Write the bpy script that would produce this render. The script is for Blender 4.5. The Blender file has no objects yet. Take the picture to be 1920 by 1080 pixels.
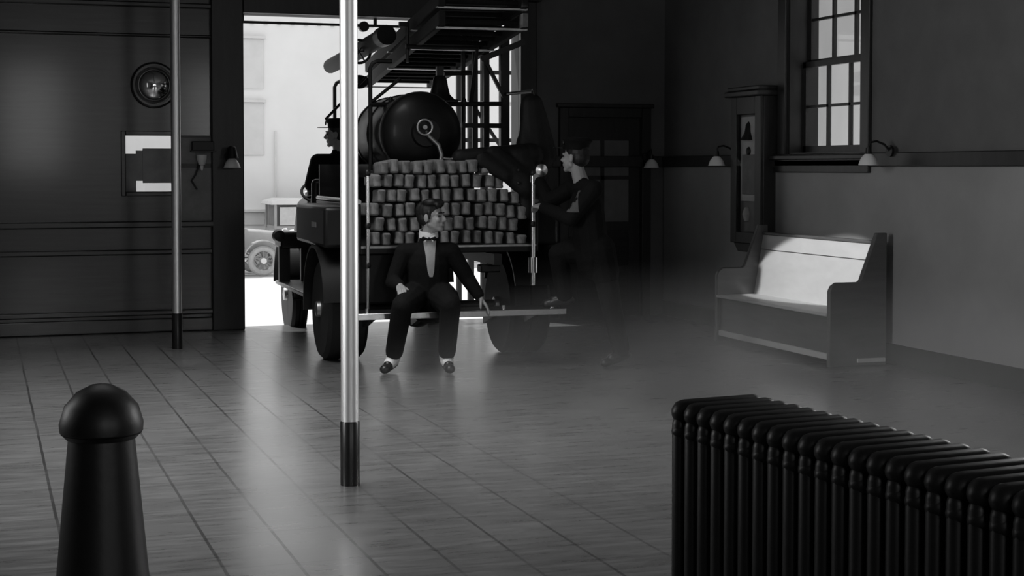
import bpy, bmesh, math, random
from mathutils import Vector, Matrix, Euler
from mathutils.bvhtree import BVHTree
random.seed(7)
R = math.radians
C = bpy.context.scene.collection
SC = bpy.context.scene

# ------------------------------------------------------------------ camera, world, light, exposure
cam_d = bpy.data.cameras.new('camera'); cam = bpy.data.objects.new('camera', cam_d); C.objects.link(cam)
cam.location = (0, 0, 1.52); cam.rotation_euler = (R(90 - 2.0), 0, R(-19))
cam_d.sensor_width = 36; cam_d.lens = 2900 / 1920 * 36; cam_d.shift_y = -124 / 1920
cam_d.clip_start = 0.05; cam_d.clip_end = 200
SC.camera = cam
SC.view_settings.view_transform = 'Standard'; SC.view_settings.look = 'None'
SC.view_settings.gamma = 1; SC.view_settings.use_curve_mapping = False
SC.view_settings.exposure = 0.0
try: SC.cycles.max_bounces = 8; SC.cycles.volume_bounces = 1; SC.cycles.volume_step_rate = 2.0
except Exception: pass

w = bpy.data.worlds.new('overcast_sky'); SC.world = w; w.use_nodes = True
w.node_tree.nodes['Background'].inputs[0].default_value = (0.9, 0.9, 0.9, 1)
w.node_tree.nodes['Background'].inputs[1].default_value = 1.0

def light(name, kind, loc, energy, aim=None, **kw):
    d = bpy.data.lights.new(name, kind); d.energy = energy
    for k, v in kw.items(): setattr(d, k, v)
    o = bpy.data.objects.new(name, d); C.objects.link(o); o.location = loc
    if aim is not None: o.rotation_euler = (Vector(aim) - Vector(loc)).to_track_quat('-Z', 'Y').to_euler()
    return o
light('sun', 'SUN', (0, 20, 20), 3.4, aim=(1.6, 17.2, 11.5), angle=R(1))
# area lamps added at unseen back, left and right windows to light the room
light('window_daylight', 'AREA', (1.0, -2.85, 2.5), 34, aim=(1.0, 5, 2.0), shape='RECTANGLE', size=1.1, size_y=2.0)
light('window_daylight', 'AREA', (4.6, -2.85, 2.5), 34, aim=(4.6, 5, 2.0), shape='RECTANGLE', size=1.1, size_y=2.0)
light('window_daylight', 'AREA', (-2.35, 7.2, 2.4), 60, aim=(3, 6.9, 2.2), shape='RECTANGLE', size=1.5, size_y=2.6, spread=R(100))
light('window_daylight', 'AREA', (6.6, 7.0, 2.4), 55, aim=(1, 6.9, 2.3), shape='RECTANGLE', size=1.4, size_y=2.6, spread=R(110))
# area lamp added under the closed ceiling to brighten floor and smoke
light('skylight', 'AREA', (0.9, 9.4, 4.55), 105, aim=(0.9, 9.4, 0), shape='RECTANGLE', size=2.6, size_y=4.0, spread=R(95))
# added spot lamp without fixture, cone squashed to brighten the bench back
sp_ = light('ceiling_spot', 'SPOT', (1.6, 9.9, 4.45), 1500, aim=(6.5, 11.3, 0.66), spot_size=R(17.5), spot_blend=0.15, shadow_soft_size=0.03)
sp_.scale = (1.0, 0.34, 1.0)

# ------------------------------------------------------------------ materials
def mat(name, v, rough=0.6, metal=0.0, var=0.0, scale=(6, 6, 6), bump=0.0, spec=0.5, alpha=None, coat=0.0, trans=0.0):
    m = bpy.data.materials.new(name); m.use_nodes = True
    nt = m.node_tree; b = nt.nodes['Principled BSDF']
    b.inputs['Base Color'].default_value = (v, v, v, 1)
    b.inputs['Roughness'].default_value = rough; b.inputs['Metallic'].default_value = metal
    b.inputs['Specular IOR Level'].default_value = spec; b.inputs['Coat Weight'].default_value = coat
    b.inputs['Coat Roughness'].default_value = 0.12
    if trans: b.inputs['Transmission Weight'].default_value = trans
    if var or bump:
        tc = nt.nodes.new('ShaderNodeTexCoord'); mp = nt.nodes.new('ShaderNodeMapping')
        mp.inputs['Scale'].default_value = scale
        nz = nt.nodes.new('ShaderNodeTexNoise'); nz.inputs['Scale'].default_value = 1.0
        nz.inputs['Detail'].default_value = 6; nz.inputs['Roughness'].default_value = 0.6
        nt.links.new(tc.outputs['Object'], mp.inputs['Vector']); nt.links.new(mp.outputs[0], nz.inputs['Vector'])
        if var:
            mr = nt.nodes.new('ShaderNodeMapRange')
            mr.inputs['From Min'].default_value = 0.3; mr.inputs['From Max'].default_value = 0.7
            mr.inputs['To Min'].default_value = v * (1 - var); mr.inputs['To Max'].default_value = v * (1 + var)
            nt.links.new(nz.outputs['Fac'], mr.inputs['Value']); nt.links.new(mr.outputs[0], b.inputs['Base Color'])
        if bump:
            bp = nt.nodes.new('ShaderNodeBump'); bp.inputs['Strength'].default_value = bump; bp.inputs['Distance'].default_value = 0.01
            nt.links.new(nz.outputs['Fac'], bp.inputs['Height']); nt.links.new(bp.outputs[0], b.inputs['Normal'])
    return m

M = dict(
    plaster=mat('dull_plaster', 0.11, 0.8, var=0.12, scale=(3, 3, 3), bump=0.05),
    dado=mat('dado_paint', 0.27, 0.6, var=0.10, scale=(2, 2, 2)),
    ceil=mat('ceiling_paint', 0.18, 0.9, var=0.08),
    darkwood=mat('dark_varnished_wood', 0.018, 0.28, var=0.4, scale=(2, 2, 30), bump=0.04, coat=0.3),
    trim=mat('dark_trim_wood', 0.02, 0.4, var=0.3, scale=(20, 20, 3)),
    blind=mat('grey_blind_cloth', 0.34, 0.8, var=0.2, scale=(5, 5, 5)),  # flat grey that imitates reflections left of the engine door
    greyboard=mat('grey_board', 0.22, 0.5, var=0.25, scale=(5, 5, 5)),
    brass=mat('polished_brass', 0.84, 0.42, metal=1.0, var=0.04, scale=(30, 30, 2)),
    gongmetal=mat('polished_gong_metal', 0.85, 0.10, metal=1.0, var=0.04, scale=(8, 8, 8)),
    nickel=mat('nickel_plate', 0.75, 0.22, metal=1.0, var=0.08, scale=(20, 20, 20)),
    steel=mat('worn_steel', 0.45, 0.4, metal=1.0, var=0.2, scale=(20, 20, 20)),
    iron=mat('black_cast_iron', 0.005, 0.45, var=0.3, scale=(30, 30, 30), bump=0.08),
    sleeve=mat('black_sleeve_paint', 0.008, 0.3, var=0.3, scale=(15, 15, 15)),
    truck=mat('dark_truck_enamel', 0.008, 0.45, var=0.3, scale=(6, 6, 6), coat=0.08, spec=.35),
    rubber=mat('tyre_rubber', 0.008, 0.7, var=0.3, scale=(20, 20, 20)),
    canvas=mat('hose_canvas', 0.24, 0.85, var=0.3, scale=(40, 40, 14), bump=0.5),
    ladderwood=mat('dark_ladder_wood', 0.010, 0.7, var=0.3, scale=(30, 3, 30), spec=.1),
    wool=mat('black_wool', 0.005, 0.85, var=0.3, scale=(60, 60, 60), bump=0.2, spec=0.2),
    coatcloth=mat('black_rubber_coat', 0.009, 0.6, var=0.3, scale=(20, 20, 20), bump=0.3, spec=0.3),
    uniform=mat('navy_uniform_cloth', 0.006, 0.85, var=0.3, scale=(60, 60, 60), bump=0.2, spec=0.2),
    shirt=mat('grey_white_shirt', 0.36, 0.8, var=0.08, scale=(40, 40, 40)),
    greyshirt=mat('dull_grey_cloth', 0.10, 0.85, var=0.15, scale=(40, 40, 40)),  # grey shirt darkened for the shadow the fireman stands in
    white=mat('white_linen', 0.85, 0.7, var=0.05, scale=(40, 40, 40)),
    skin=mat('pale_skin', 0.36, 0.55, var=0.06, scale=(30, 30, 30)),
    hair=mat('black_hair', 0.006, 0.5, var=0.4, scale=(90, 90, 20), bump=0.3),
    leather=mat('black_leather', 0.010, 0.35, var=0.3, scale=(20, 20, 20)),
    eye=mat('dark_eye', 0.02, 0.2, var=0.1),
    enamel=mat('white_enamel', 0.8, 0.35, var=0.04, scale=(10, 10, 10)),
    benchwood=mat('bench_end_wood', 0.10, 0.5, var=0.15, scale=(3, 3, 20)),
    benchpale=mat('pale_bench_board', 0.55, 0.5, var=0.06, scale=(4, 4, 12)),  # bench wood lightened to carry the bright light on back, seat and rails
    paper=mat('pale_paper', 0.62, 0.7, var=0.1, scale=(8, 8, 8)),
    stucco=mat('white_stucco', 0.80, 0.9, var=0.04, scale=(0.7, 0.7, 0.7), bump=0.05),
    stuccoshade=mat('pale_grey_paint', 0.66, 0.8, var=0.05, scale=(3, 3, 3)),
    street=mat('pale_concrete', 0.62, 0.9, var=0.06, scale=(1.5, 1.5, 1.5)),
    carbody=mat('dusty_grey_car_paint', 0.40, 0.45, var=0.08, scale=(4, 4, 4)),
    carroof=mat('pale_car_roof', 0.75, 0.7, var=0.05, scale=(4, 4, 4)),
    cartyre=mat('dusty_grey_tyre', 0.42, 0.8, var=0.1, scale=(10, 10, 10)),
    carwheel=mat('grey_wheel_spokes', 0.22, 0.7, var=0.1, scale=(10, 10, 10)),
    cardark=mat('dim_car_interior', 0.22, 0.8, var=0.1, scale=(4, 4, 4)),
    timber=mat('weathered_dark_timber', 0.010, 0.8, var=0.3, scale=(10, 10, 2)),
    neighbour=mat('grey_rendered_wall', 0.36, 0.9, var=0.12, scale=(0.9, 0.9, 0.35)),
)
# glass
def glass_mat():
    m = bpy.data.materials.new('window_glass'); m.use_nodes = True; nt = m.node_tree; nt.nodes.remove(nt.nodes['Principled BSDF'])
    t = nt.nodes.new('ShaderNodeBsdfTransparent'); g = nt.nodes.new('ShaderNodeBsdfGlossy'); g.inputs['Roughness'].default_value = 0.03
    t.inputs[0].default_value = (0.93, 0.93, 0.93, 1)
    lw = nt.nodes.new('ShaderNodeLayerWeight'); lw.inputs[0].default_value = 0.5
    pw = nt.nodes.new('ShaderNodeMath'); pw.operation = 'POWER'; pw.inputs[1].default_value = 5; nt.links.new(lw.outputs['Facing'], pw.inputs[0])
    f = nt.nodes.new('ShaderNodeMath'); f.operation = 'MULTIPLY_ADD'; f.inputs[1].default_value = 0.9; f.inputs[2].default_value = 0.04; nt.links.new(pw.outputs[0], f.inputs[0])
    mx = nt.nodes.new('ShaderNodeMixShader'); o = nt.nodes['Material Output']
    nt.links.new(f.outputs[0], mx.inputs[0]); nt.links.new(t.outputs[0], mx.inputs[1]); nt.links.new(g.outputs[0], mx.inputs[2])
    nt.links.new(mx.outputs[0], o.inputs[0]); return m
M['glass'] = glass_mat()
def frosted_mat():
    m = bpy.data.materials.new('frosted_glass'); m.use_nodes = True; b = m.node_tree.nodes['Principled BSDF']
    b.inputs['Base Color'].default_value = (.15, .15, .15, 1); b.inputs['Roughness'].default_value = 0.35
    nt = m.node_tree; n = nt.nodes.new('ShaderNodeTexNoise'); n.inputs['Scale'].default_value = 5
    r = nt.nodes.new('ShaderNodeMapRange'); r.inputs[3].default_value = .10; r.inputs[4].default_value = .20
    nt.links.new(n.outputs['Fac'], r.inputs[0]); nt.links.new(r.outputs[0], b.inputs['Base Color']); return m
M['frost'] = frosted_mat()

def floor_mat():
    m = bpy.data.materials.new('worn_plank_floor'); m.use_nodes = True; nt = m.node_tree; b = nt.nodes['Principled BSDF']; L = nt.links.new
    N = nt.nodes.new
    b.inputs['Specular IOR Level'].default_value = 0.95
    b.inputs['Coat Weight'].default_value = 0.6; b.inputs['Coat Roughness'].default_value = 0.22
    tc = N('ShaderNodeTexCoord'); sp = N('ShaderNodeSeparateXYZ'); L(tc.outputs['Object'], sp.inputs[0])
    def math_(op, a, bb=None):
        n = N('ShaderNodeMath'); n.operation = op
        for i, v in enumerate((a, bb)):
            if v is None: continue
            if isinstance(v, (int, float)): n.inputs[i].default_value = v
            else: L(v, n.inputs[i])
        return n.outputs[0]
    # seams along the room, 0.28 m apart
    wob = N('ShaderNodeTexNoise'); wob.inputs['Scale'].default_value = 1.3; L(tc.outputs['Object'], wob.inputs['Vector'])
    xw = math_('ADD', sp.outputs[0], math_('MULTIPLY', math_('SUBTRACT', wob.outputs['Fac'], 0.5), 0.012))
    fx = math_('FRACT', math_('DIVIDE', math_('ADD', xw, 20 - 1.26), 0.28))
    dx = math_('MINIMUM', fx, math_('SUBTRACT', 1.0, fx))          # 0 at a seam
    seam = math_('LESS_THAN', dx, 0.024)
    # cross joints
    fy = math_('FRACT', math_('DIVIDE', math_('ADD', sp.outputs[1], 20 - 6.05), 0.55))
    dy = math_('MINIMUM', fy, math_('SUBTRACT', 1.0, fy))
    joint = math_('LESS_THAN', dy, 0.012)
    # streaks across
    mp = N('ShaderNodeMapping'); mp.inputs['Scale'].default_value = (3.0, 20, 1); L(tc.outputs['Object'], mp.inputs[0])
    st = N('ShaderNodeTexNoise'); st.inputs['Scale'].default_value = 1; st.inputs['Detail'].default_value = 7; st.inputs['Roughness'].default_value = 0.65
    L(mp.outputs[0], st.inputs['Vector'])
    bl = N('ShaderNodeTexNoise'); bl.inputs['Scale'].default_value = 0.9; bl.inputs['Detail'].default_value = 4; L(tc.outputs['Object'], bl.inputs['Vector'])
    # seams are worn away in patches
    wear = N('ShaderNodeMapRange'); wear.inputs[1].default_value = 0.40; wear.inputs[2].default_value = 0.58; L(bl.outputs['Fac'], wear.inputs[0])
    sx = N('ShaderNodeMapRange'); sx.inputs[1].default_value = 2.0; sx.inputs[2].default_value = 2.9; sx.inputs[3].default_value = 1.0; sx.inputs[4].default_value = 0.12; L(sp.outputs[0], sx.inputs[0])
    lines = math_('MULTIPLY', sx.outputs[0], math_('MULTIPLY', math_('MAXIMUM', seam, math_('MULTIPLY', joint, 0.28)), math_('ADD', 0.35, math_('MULTIPLY', wear.outputs[0], 0.65))))
    base = N('ShaderNodeMapRange'); base.inputs[1].default_value = 0.3; base.inputs[2].default_value = 0.7
    base.inputs[3].default_value = 0.06; base.inputs[4].default_value = 0.19
    L(math_('ADD', math_('MULTIPLY', st.outputs['Fac'], 0.6), math_('MULTIPLY', bl.outputs['Fac'], 0.4)), base.inputs[0])
    col = math_('MULTIPLY', base.outputs[0], math_('SUBTRACT', 1.0, math_('MULTIPLY', lines, 0.8)))
    L(col, b.inputs['Base Color'])
    rr = N('ShaderNodeMapRange'); rr.inputs[1].default_value = 0.3; rr.inputs[2].default_value = 0.7; rr.inputs[3].default_value = 0.24; rr.inputs[4].default_value = 0.40
    L(st.outputs['Fac'], rr.inputs[0]); L(rr.outputs[0], b.inputs['Roughness'])
    bp = N('ShaderNodeBump'); bp.inputs['Strength'].default_value = 0.38; bp.inputs['Distance'].default_value = 0.004
    L(math_('SUBTRACT', math_('MULTIPLY', st.outputs['Fac'], 0.5), lines), bp.inputs['Height']); L(bp.outputs[0], b.inputs['Normal']); L(bp.outputs[0], b.inputs['Coat Normal'])
    return m
M['floor'] = floor_mat()

# ------------------------------------------------------------------ mesh building
def vec(v): return Vector(v)
class MB:
    def __init__(s): s.bm = bmesh.new()
    def _add(s, verts, faces):
        vs = [s.bm.verts.new(v) for v in verts]
        for f in faces:
            try: s.bm.faces.new([vs[i] for i in f])
            except ValueError: pass
        return vs
    def box(s, x0, x1, y0, y1, z0, z1, mtx=None):
        v = [(x, y, z) for x in (x0, x1) for y in (y0, y1) for z in (z0, z1)]
        if mtx is not None: v = [mtx @ Vector(p) for p in v]
        s._add(v, [(0, 1, 3, 2), (4, 6, 7, 5), (0, 4, 5, 1), (2, 3, 7, 6), (0, 2, 6, 4), (1, 5, 7, 3)]); return s
    def bar(s, p, q, wd, ht, up=(0, 0, 1)):
        p, q, up = vec(p), vec(q), vec(up); d = (q - p).normalized(); sd = d.cross(up)
        if sd.length < 1e-4: sd = d.cross(Vector((0, 1, 0)))
        sd.normalize(); u = sd.cross(d)
        v = [b + sd * (i * wd / 2) + u * (j * ht / 2) for b in (p, q) for i in (-1, 1) for j in (-1, 1)]
        s._add(v, [(0, 1, 3, 2), (4, 6, 7, 5), (0, 4, 5, 1), (2, 3, 7, 6), (0, 2, 6, 4), (1, 5, 7, 3)]); return s
    def rings(s, rs, close=True, caps=True):
        n = len(rs[0]); allv = [[s.bm.verts.new(p) for p in r] for r in rs]
        for a, b in zip(allv, allv[1:]):
            for i in range(n if close else n - 1):
                j = (i + 1) % n
                s.bm.faces.new((a[i], a[j], b[j], b[i]))
        if caps:
            s.bm.faces.new(list(reversed(allv[0]))); s.bm.faces.new(allv[-1])
        return s
    def tube(s, pts, r, seg=10, rs=None):
        pts = [vec(p) for p in pts]; out = []; prev = None
        for i, p in enumerate(pts):
            d = (pts[min(i + 1, len(pts) - 1)] - pts[max(i - 1, 0)]).normalized()
            if prev is None:
                a = d.cross(Vector((0, 0, 1)));
                if a.length < 1e-3: a = d.cross(Vector((0, 1, 0)))
            else: a = prev - d * prev.dot(d)
            a.normalize(); prev = a; b = d.cross(a); rr = rs[i] if rs else r
            out.append([p + (a * math.cos(t) + b * math.sin(t)) * rr for t in [2 * math.pi * k / seg for k in range(seg)]])
        return s.rings(out)
    def cyl(s, p, q, r, r2=None, seg=16): return s.tube([p, q], r, seg, rs=[r, r if r2 is None else r2])
    def lathe(s, prof, c=(0, 0, 0), axis='z', seg=28, mtx=None):
        c = vec(c); out = []
        for r, h in prof:
            ring = []
            for k in range(seg):
                t = 2 * math.pi * k / seg; a, b = max(r, 1e-4) * math.cos(t), max(r, 1e-4) * math.sin(t)
                p = Vector({'z': (a, b, h), 'y': (b, h, a), 'x': (h, a, b)}[axis])
                ring.append((mtx @ p if mtx is not None else p) + c)
            out.append(ring)
        return s.rings(out)
    def ell(s, c, rad, mtx=None, seg=14, rg=9):
        c = vec(c); out = []
        for i in range(rg + 1):
            ph = -math.pi / 2 + math.pi * (i if 0 < i < rg else (0.06 if i == 0 else rg - 0.06)) / rg
            ring = []
            for k in range(seg):
                t = 2 * math.pi * k / seg
                p = Vector((rad[0] * math.cos(ph) * math.cos(t), rad[1] * math.cos(ph) * math.sin(t), rad[2] * math.sin(ph)))
                ring.append((mtx @ p if mtx is not None else p) + c)
            out.append(ring)
        return s.rings(out)
    def cap(s, p, q, r1, r2=None, flat=None, k=1.0, seg=12):
        """tapered capsule; flat = direction squashed by k"""
        p, q = vec(p), vec(q); r2 = r1 if r2 is None else r2; d = q - p
        d = d.normalized() if d.length > 1e-6 else Vector((0, 0, 1))
        a = d.cross(Vector((0, 0, 1)))
        if a.length < 1e-3: a = d.cross(Vector((0, 1, 0)))
        a.normalize(); b = d.cross(a); out = []
        ks = [(-math.sin(t), math.cos(t), 0) for t in (1.45, 1.0, 0.5, 0.0)] + [(math.sin(t), math.cos(t), 1) for t in (0.0, 0.5, 1.0, 1.45)]
        for off, rr, e in ks:
            base, r = (q, r2) if e else (p, r1)
            out.append([base + d * off * r + (a * math.cos(t) + b * math.sin(t)) * rr * r for t in [2 * math.pi * i / seg for i in range(seg)]])
        if flat is not None:
            f = vec(flat).normalized()
            def sq(v, o): 
                h = (v - o).dot(f); return v - f * h * (1 - k)
            ax = [p if i < 4 else q for i in range(8)]
            out = [[sq(v, ax[i]) for v in r] for i, r in enumerate(out)]
        return s.rings(out)
    def prism(s, poly, axis, a, b):
        def m(u, v, w): return {'x': (w, u, v), 'y': (u, w, v), 'z': (u, v, w)}[axis]
        return s.rings([[m(u, v, a) for u, v in poly], [m(u, v, b) for u, v in poly]])
    def torus(s, c, r, t, axis='z', seg=28, sg=10, a0=0, a1=2 * math.pi):
        full = abs(a1 - a0 - 2 * math.pi) < 1e-6; out = []
        c = vec(c); n = seg if full else seg + 1
        for i in range(n):
            u = a0 + (a1 - a0) * i / seg; ring = []
            for k in range(sg):
                v = 2 * math.pi * k / sg; rr = r + t * math.cos(v); h = t * math.sin(v)
                p = {'z': (rr * math.cos(u), rr * math.sin(u), h), 'y': (rr * math.cos(u), h, rr * math.sin(u)), 'x': (h, rr * math.cos(u), rr * math.sin(u))}[axis]
                ring.append(c + Vector(p))
            out.append(ring)
        if full: out.append(out[0]); 
        if full:
            allv = [[s.bm.verts.new(p) for p in r] for r in out[:-1]]; allv.append(allv[0])
            for A, B in zip(allv, allv[1:]):
                for i in range(sg): s.bm.faces.new((A[i], A[(i + 1) % sg], B[(i + 1) % sg], B[i]))
            return s
        return s.rings(out)
    def mesh(s, name, m, smooth=True, ang=35):
        bmesh.ops.recalc_face_normals(s.bm, faces=s.bm.faces[:])
        me = bpy.data.meshes.new(name); s.bm.to_mesh(me); s.bm.free()
        if m is not None: me.materials.append(m)
        if smooth and len(me.polygons):
            me.polygons.foreach_set('use_smooth', [True] * len(me.polygons)); me.set_sharp_from_angle(angle=R(ang))
        return me
    def build(s, name, m, parent=None, bevel=0, smooth=True, ang=35):
        o = bpy.data.objects.new(name, s.mesh(name, m, smooth, ang)); C.objects.link(o)
        if parent is not None: o.parent = parent
        if bevel:
            b = o.modifiers.new('bevel', 'BEVEL'); b.width = bevel; b.segments = 2; b.limit_method = 'ANGLE'; b.angle_limit = R(40)
        return o
    def remesh(s, name, m, vox, parent=None, it=3):
        bmesh.ops.recalc_face_normals(s.bm, faces=s.bm.faces[:])
        me = bpy.data.meshes.new(name + '_raw'); s.bm.to_mesh(me); s.bm.free()
        t = bpy.data.objects.new(name + '_raw', me); C.objects.link(t)
        r = t.modifiers.new('r', 'REMESH'); r.mode = 'VOXEL'; r.voxel_size = vox
        sm = t.modifiers.new('s', 'SMOOTH'); sm.factor = 0.5; sm.iterations = it
        dg = bpy.context.evaluated_depsgraph_get(); dg.update()
        nm = bpy.data.meshes.new_from_object(t.evaluated_get(dg)); nm.name = name
        bpy.data.objects.remove(t); bpy.data.meshes.remove(me)
        nm.materials.clear(); nm.materials.append(m)
        nm.polygons.foreach_set('use_smooth', [True] * len(nm.polygons))
        o = bpy.data.objects.new(name, nm); C.objects.link(o)
        if parent is not None: o.parent = parent
        return o

def tag(o, label=None, cat=None, group=None, kind=None):
    if label: o['label'] = label
    if cat: o['category'] = cat
    if group: o['group'] = group
    if kind: o['kind'] = kind
    return o
def thing(name, label, cat, loc=(0, 0, 0), rz=0.0, group=None):
    o = bpy.data.objects.new(name, None); C.objects.link(o); o.location = loc; o.rotation_euler = (0, 0, R(rz))
    o.empty_display_size = 0.2
    return tag(o, label, cat, group)
def struct(o, label=None): return tag(o, label, None, None, 'structure')
def dup(root, loc=None, rz=None, label=None, group=None):
    c = root.copy(); C.objects.link(c)
    if loc is not None: c.location = loc
    if rz is not None: c.rotation_euler = (0, 0, R(rz))
    if label: c['label'] = label
    if group: c['group'] = group
    def rec(o, n):
        for ch in list(o.children):
            k = ch.copy(); C.objects.link(k); k.parent = n; rec(ch, k)
    rec(root, c); return c

# ------------------------------------------------------------------ room
XL, XR, YB, YF, ZC = -2.5, 6.69, -3.0, 14.6, 4.6
DX0, DX1, DZ = 2.345, 5.095, 2.97          # engine door opening
struct(MB().box(XL - .2, XR + .2, YB - .2, YF + .22, -0.2, 0.0).build('floor', M['floor']), 'worn grey plank floor of the fire station')
struct(MB().box(XL - .2, XR + .2, YB - .2, YF + .25, ZC, ZC + .2).build('ceiling', M['ceil']))

def wall(name, axis, pos, thick, a0, a1, z0, z1, holes, m):
    """wall of boxes around rectangular holes (a, b, zlo, zhi)"""
    b = MB(); xs = sorted({a0, a1, *[h[0] for h in holes], *[h[1] for h in holes]})
    for u, v in zip(xs, xs[1:]):
        hs = sorted([h for h in holes if h[0] <= u + 1e-6 and h[1] >= v - 1e-6], key=lambda h: h[2]); z = z0
        for h in hs + [(0, 0, z1, z1)]:
            if h[2] - z > 1e-4:
                if axis == 'y': b.box(u, v, min(pos, pos + thick), max(pos, pos + thick), z, h[2])
                else: b.box(min(pos, pos + thick), max(pos, pos + thick), u, v, z, h[2])
            z = h[3]
    return struct(b.build(name, m, smooth=False))
W2 = (1.27, 1.73, 1.30, 1.82)              # made-up opening, imitates a bright reflection left of the engine door
D2 = (5.62, 6.42, 0.0, 2.03)               # inner door right of the engine door
wall('wall_front', 'y', YF, 0.22, XL, XR + .2, 0, ZC, [W2, (DX0, DX1, 0, DZ), D2], M['plaster'])
W1 = (10.80, 12.02, 1.63, 3.9)
W0 = (6.3, 7.7, 1.64, 3.7)  # unseen window, added to light the poles and floor
wall('wall_right', 'x', XR, 0.30, YB, YF, 0, ZC, [W0, W1], M['plaster'])
wall('wall_left', 'x', XL, -0.2, YB, YF + .22, 0, ZC, [(6.4, 8.0, 1.1, 3.7)], M['plaster'])
wall('wall_back', 'y', YB, -0.2, XL, XR, 0, ZC, [(.4, 1.6, 1.4, 3.6), (4.0, 5.2, 1.4, 3.6)], M['plaster'])

# dado and rails on the right wall
struct(MB().box(XR - .018, XR, YB, YF - .02, 0, 1.53).build('trim_6', M['dado']))
struct(MB().box(XR - .05, XR, YB, YF - .02, 1.53, 1.64).build('trim_1', M['trim'], bevel=.008))
struct(MB().box(5.30, XR - .02, YF - .05, YF, 1.53, 1.64).box(5.30, D2[0] - .09, YF - .012, YF, .0, 1.53).build('trim_2', M['trim'], bevel=.006))
struct(MB().box(XR - .03, XR - .018, YB, YF - .02, 0, .16).build('baseboard_right', M['trim'], bevel=.004))

# varnished panelling of the wall left of the engine door
pb = MB()
pb.box(XL, W2[0], YF - .03, YF, 0, ZC).box(W2[1], DX0 - .28, YF - .03, YF, 0, ZC)
pb.box(W2[0], W2[1], YF - .03, YF, 0, W2[2]).box(W2[0], W2[1], YF - .03, YF, W2[3], ZC)
struct(pb.build('trim_5', M['darkwood'], smooth=False))
rb = MB()
for z, h, dp in ((2.99, .05, .07), (2.72, .03, .05), (.97, .06, .08), (.72, .05, .06), (.16, .05, .07)):
    rb.box(XL, DX0 - .28, YF - dp - .02, YF - .03, z, z + h)
rb.box(XL, DX0 - .28, YF - .06, YF - .03, 0, .13)
struct(rb.build('trim_3', M['darkwood'], bevel=.012))
# engine door casing
struct(MB().box(DX0 - .30, DX0, YF - .10, YF, 0, DZ + .2).box(DX1, DX1 + .17, YF - .08, YF, 0, DZ + .2).box(DX0, DX1, YF - .08, YF, DZ, DZ + .2)
       .box(DX0 - .34, DX1 + .21, YF - .12, YF, DZ + .2, DZ + .26).build('trim_4', M['trim'], bevel=.01))
# track under the lintel
tk = thing('door_track', 'thin dark sliding-door track under the engine door lintel', 'door track', (DX0, YF + .12, DZ - .07))
MB().box(0, DX1 - DX0, -.015, .015, -.012, .012).build('track_rail', M['iron'], tk, bevel=.003)
for x in (.01, .98, 1.30, 2.72): MB().box(x, x + .03, -.012, .012, .012, .07).build('hanger', M['iron'], tk)
for x in (1.06, 1.20): MB().cyl((x, -.03, -.01), (x, .03, -.01), .05).build('roller', M['iron'], tk)

# window right
def sash(root, b0, b1, z0, z1, x, cols, rows, name, th=.045):
    b = MB()
    b.box(x - .02, x + .02, b0, b0 + .05, z0, z1).box(x - .02, x + .02, b1 - .05, b1, z0, z1)
    b.box(x - .02, x + .02, b0, b1, z0, z0 + .06).box(x - .02, x + .02, b0, b1, z1 - .05, z1)
    for i in range(1, cols): 
        y = b0 + .05 + (b1 - b0 - .1) * i / cols; b.box(x - .015, x + .015, y - .015, y + .015, z0, z1)
    for i in range(1, rows):
        z = z0 + .06 + (z1 - z0 - .11) * i / rows; b.box(x - .015, x + .015, b0, b1, z - .012, z + .012)
    f = b.build(name, M['trim'], root)
    MB().box(x - .003, x + .003, b0 + .04, b1 - .04, z0 + .04, z1 - .04).build('pane', M['glass'], f, smooth=False)
    return f
wn = bpy.data.objects.new('window_1', None); C.objects.link(wn); struct(wn)
y0, y1, zz0, zz1 = W1
sash(wn, y0 + .03, y1 - .03, zz0 + .02, 2.44, XR + .15, 3, 2, 'lower_sash'); sash(wn, y0 + .03, y1 - .03, 2.40, 3.2, XR + .20, 3, 2, 'upper_sash')
sash(wn, y0 + .03, y1 - .03, 3.2, zz1 - .02, XR + .20, 3, 2, 'top_sash')
MB().box(XR + .0, XR + .28, y0, y0 + .03, zz0, zz1).box(XR, XR + .28, y1 - .03, y1, zz0, zz1).box(XR, XR + .28, y0, y1, zz1 - .03, zz1).box(XR, XR + .28, y0, y1, zz0, zz0 + .02).build('lining', M['trim'], wn)
MB().box(XR - .035, XR, y0 - .13, y0, zz0, zz1 + .15).box(XR - .035, XR, y1, y1 + .13, zz0, zz1 + .15).box(XR - .035, XR, y0, y1, zz1, zz1 + .15).build('casing', M['trim'], wn, bevel=.008)
MB().box(XR - .09, XR + .02, y0 - .18, y1 + .18, zz0 - .04, zz0).box(XR - .05, XR, y0 - .15, y1 + .15, zz0 - .15, zz0 - .04).build('sill', M['trim'], wn, bevel=.008)
# made-up window and grey panels imitating reflections in the varnished wall
wn = bpy.data.objects.new('window_2', None); C.objects.link(wn); struct(wn)
a, b_, z0, z1 = W2
MB().box(a - .04, a, YF - .05, YF + .1, z0 - .04, z1 + .04).box(b_, b_ + .04, YF - .05, YF + .1, z0 - .04, z1 + .04).box(a, b_, YF - .05, YF + .1, z1, z1 + .04).box(a, b_, YF - .05, YF + .1, z0 - .04, z0).build('window_frame', M['darkwood'], wn, bevel=.006)
MB().box(a, b_, YF + .08, YF + .086, z0, z1).build('pane', M['glass'], wn, smooth=False)
MB().box(a + .0, a + .10, YF + .03, YF + .05, z0, z1 - .17).box(a + .16, b_, YF + .03, YF + .05, z0 + .08, z1 - .12).box(a + .1, a + .16, YF + .04, YF + .06, z0 + .1, z1 - .14).build('blind', M['blind'], wn)
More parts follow.
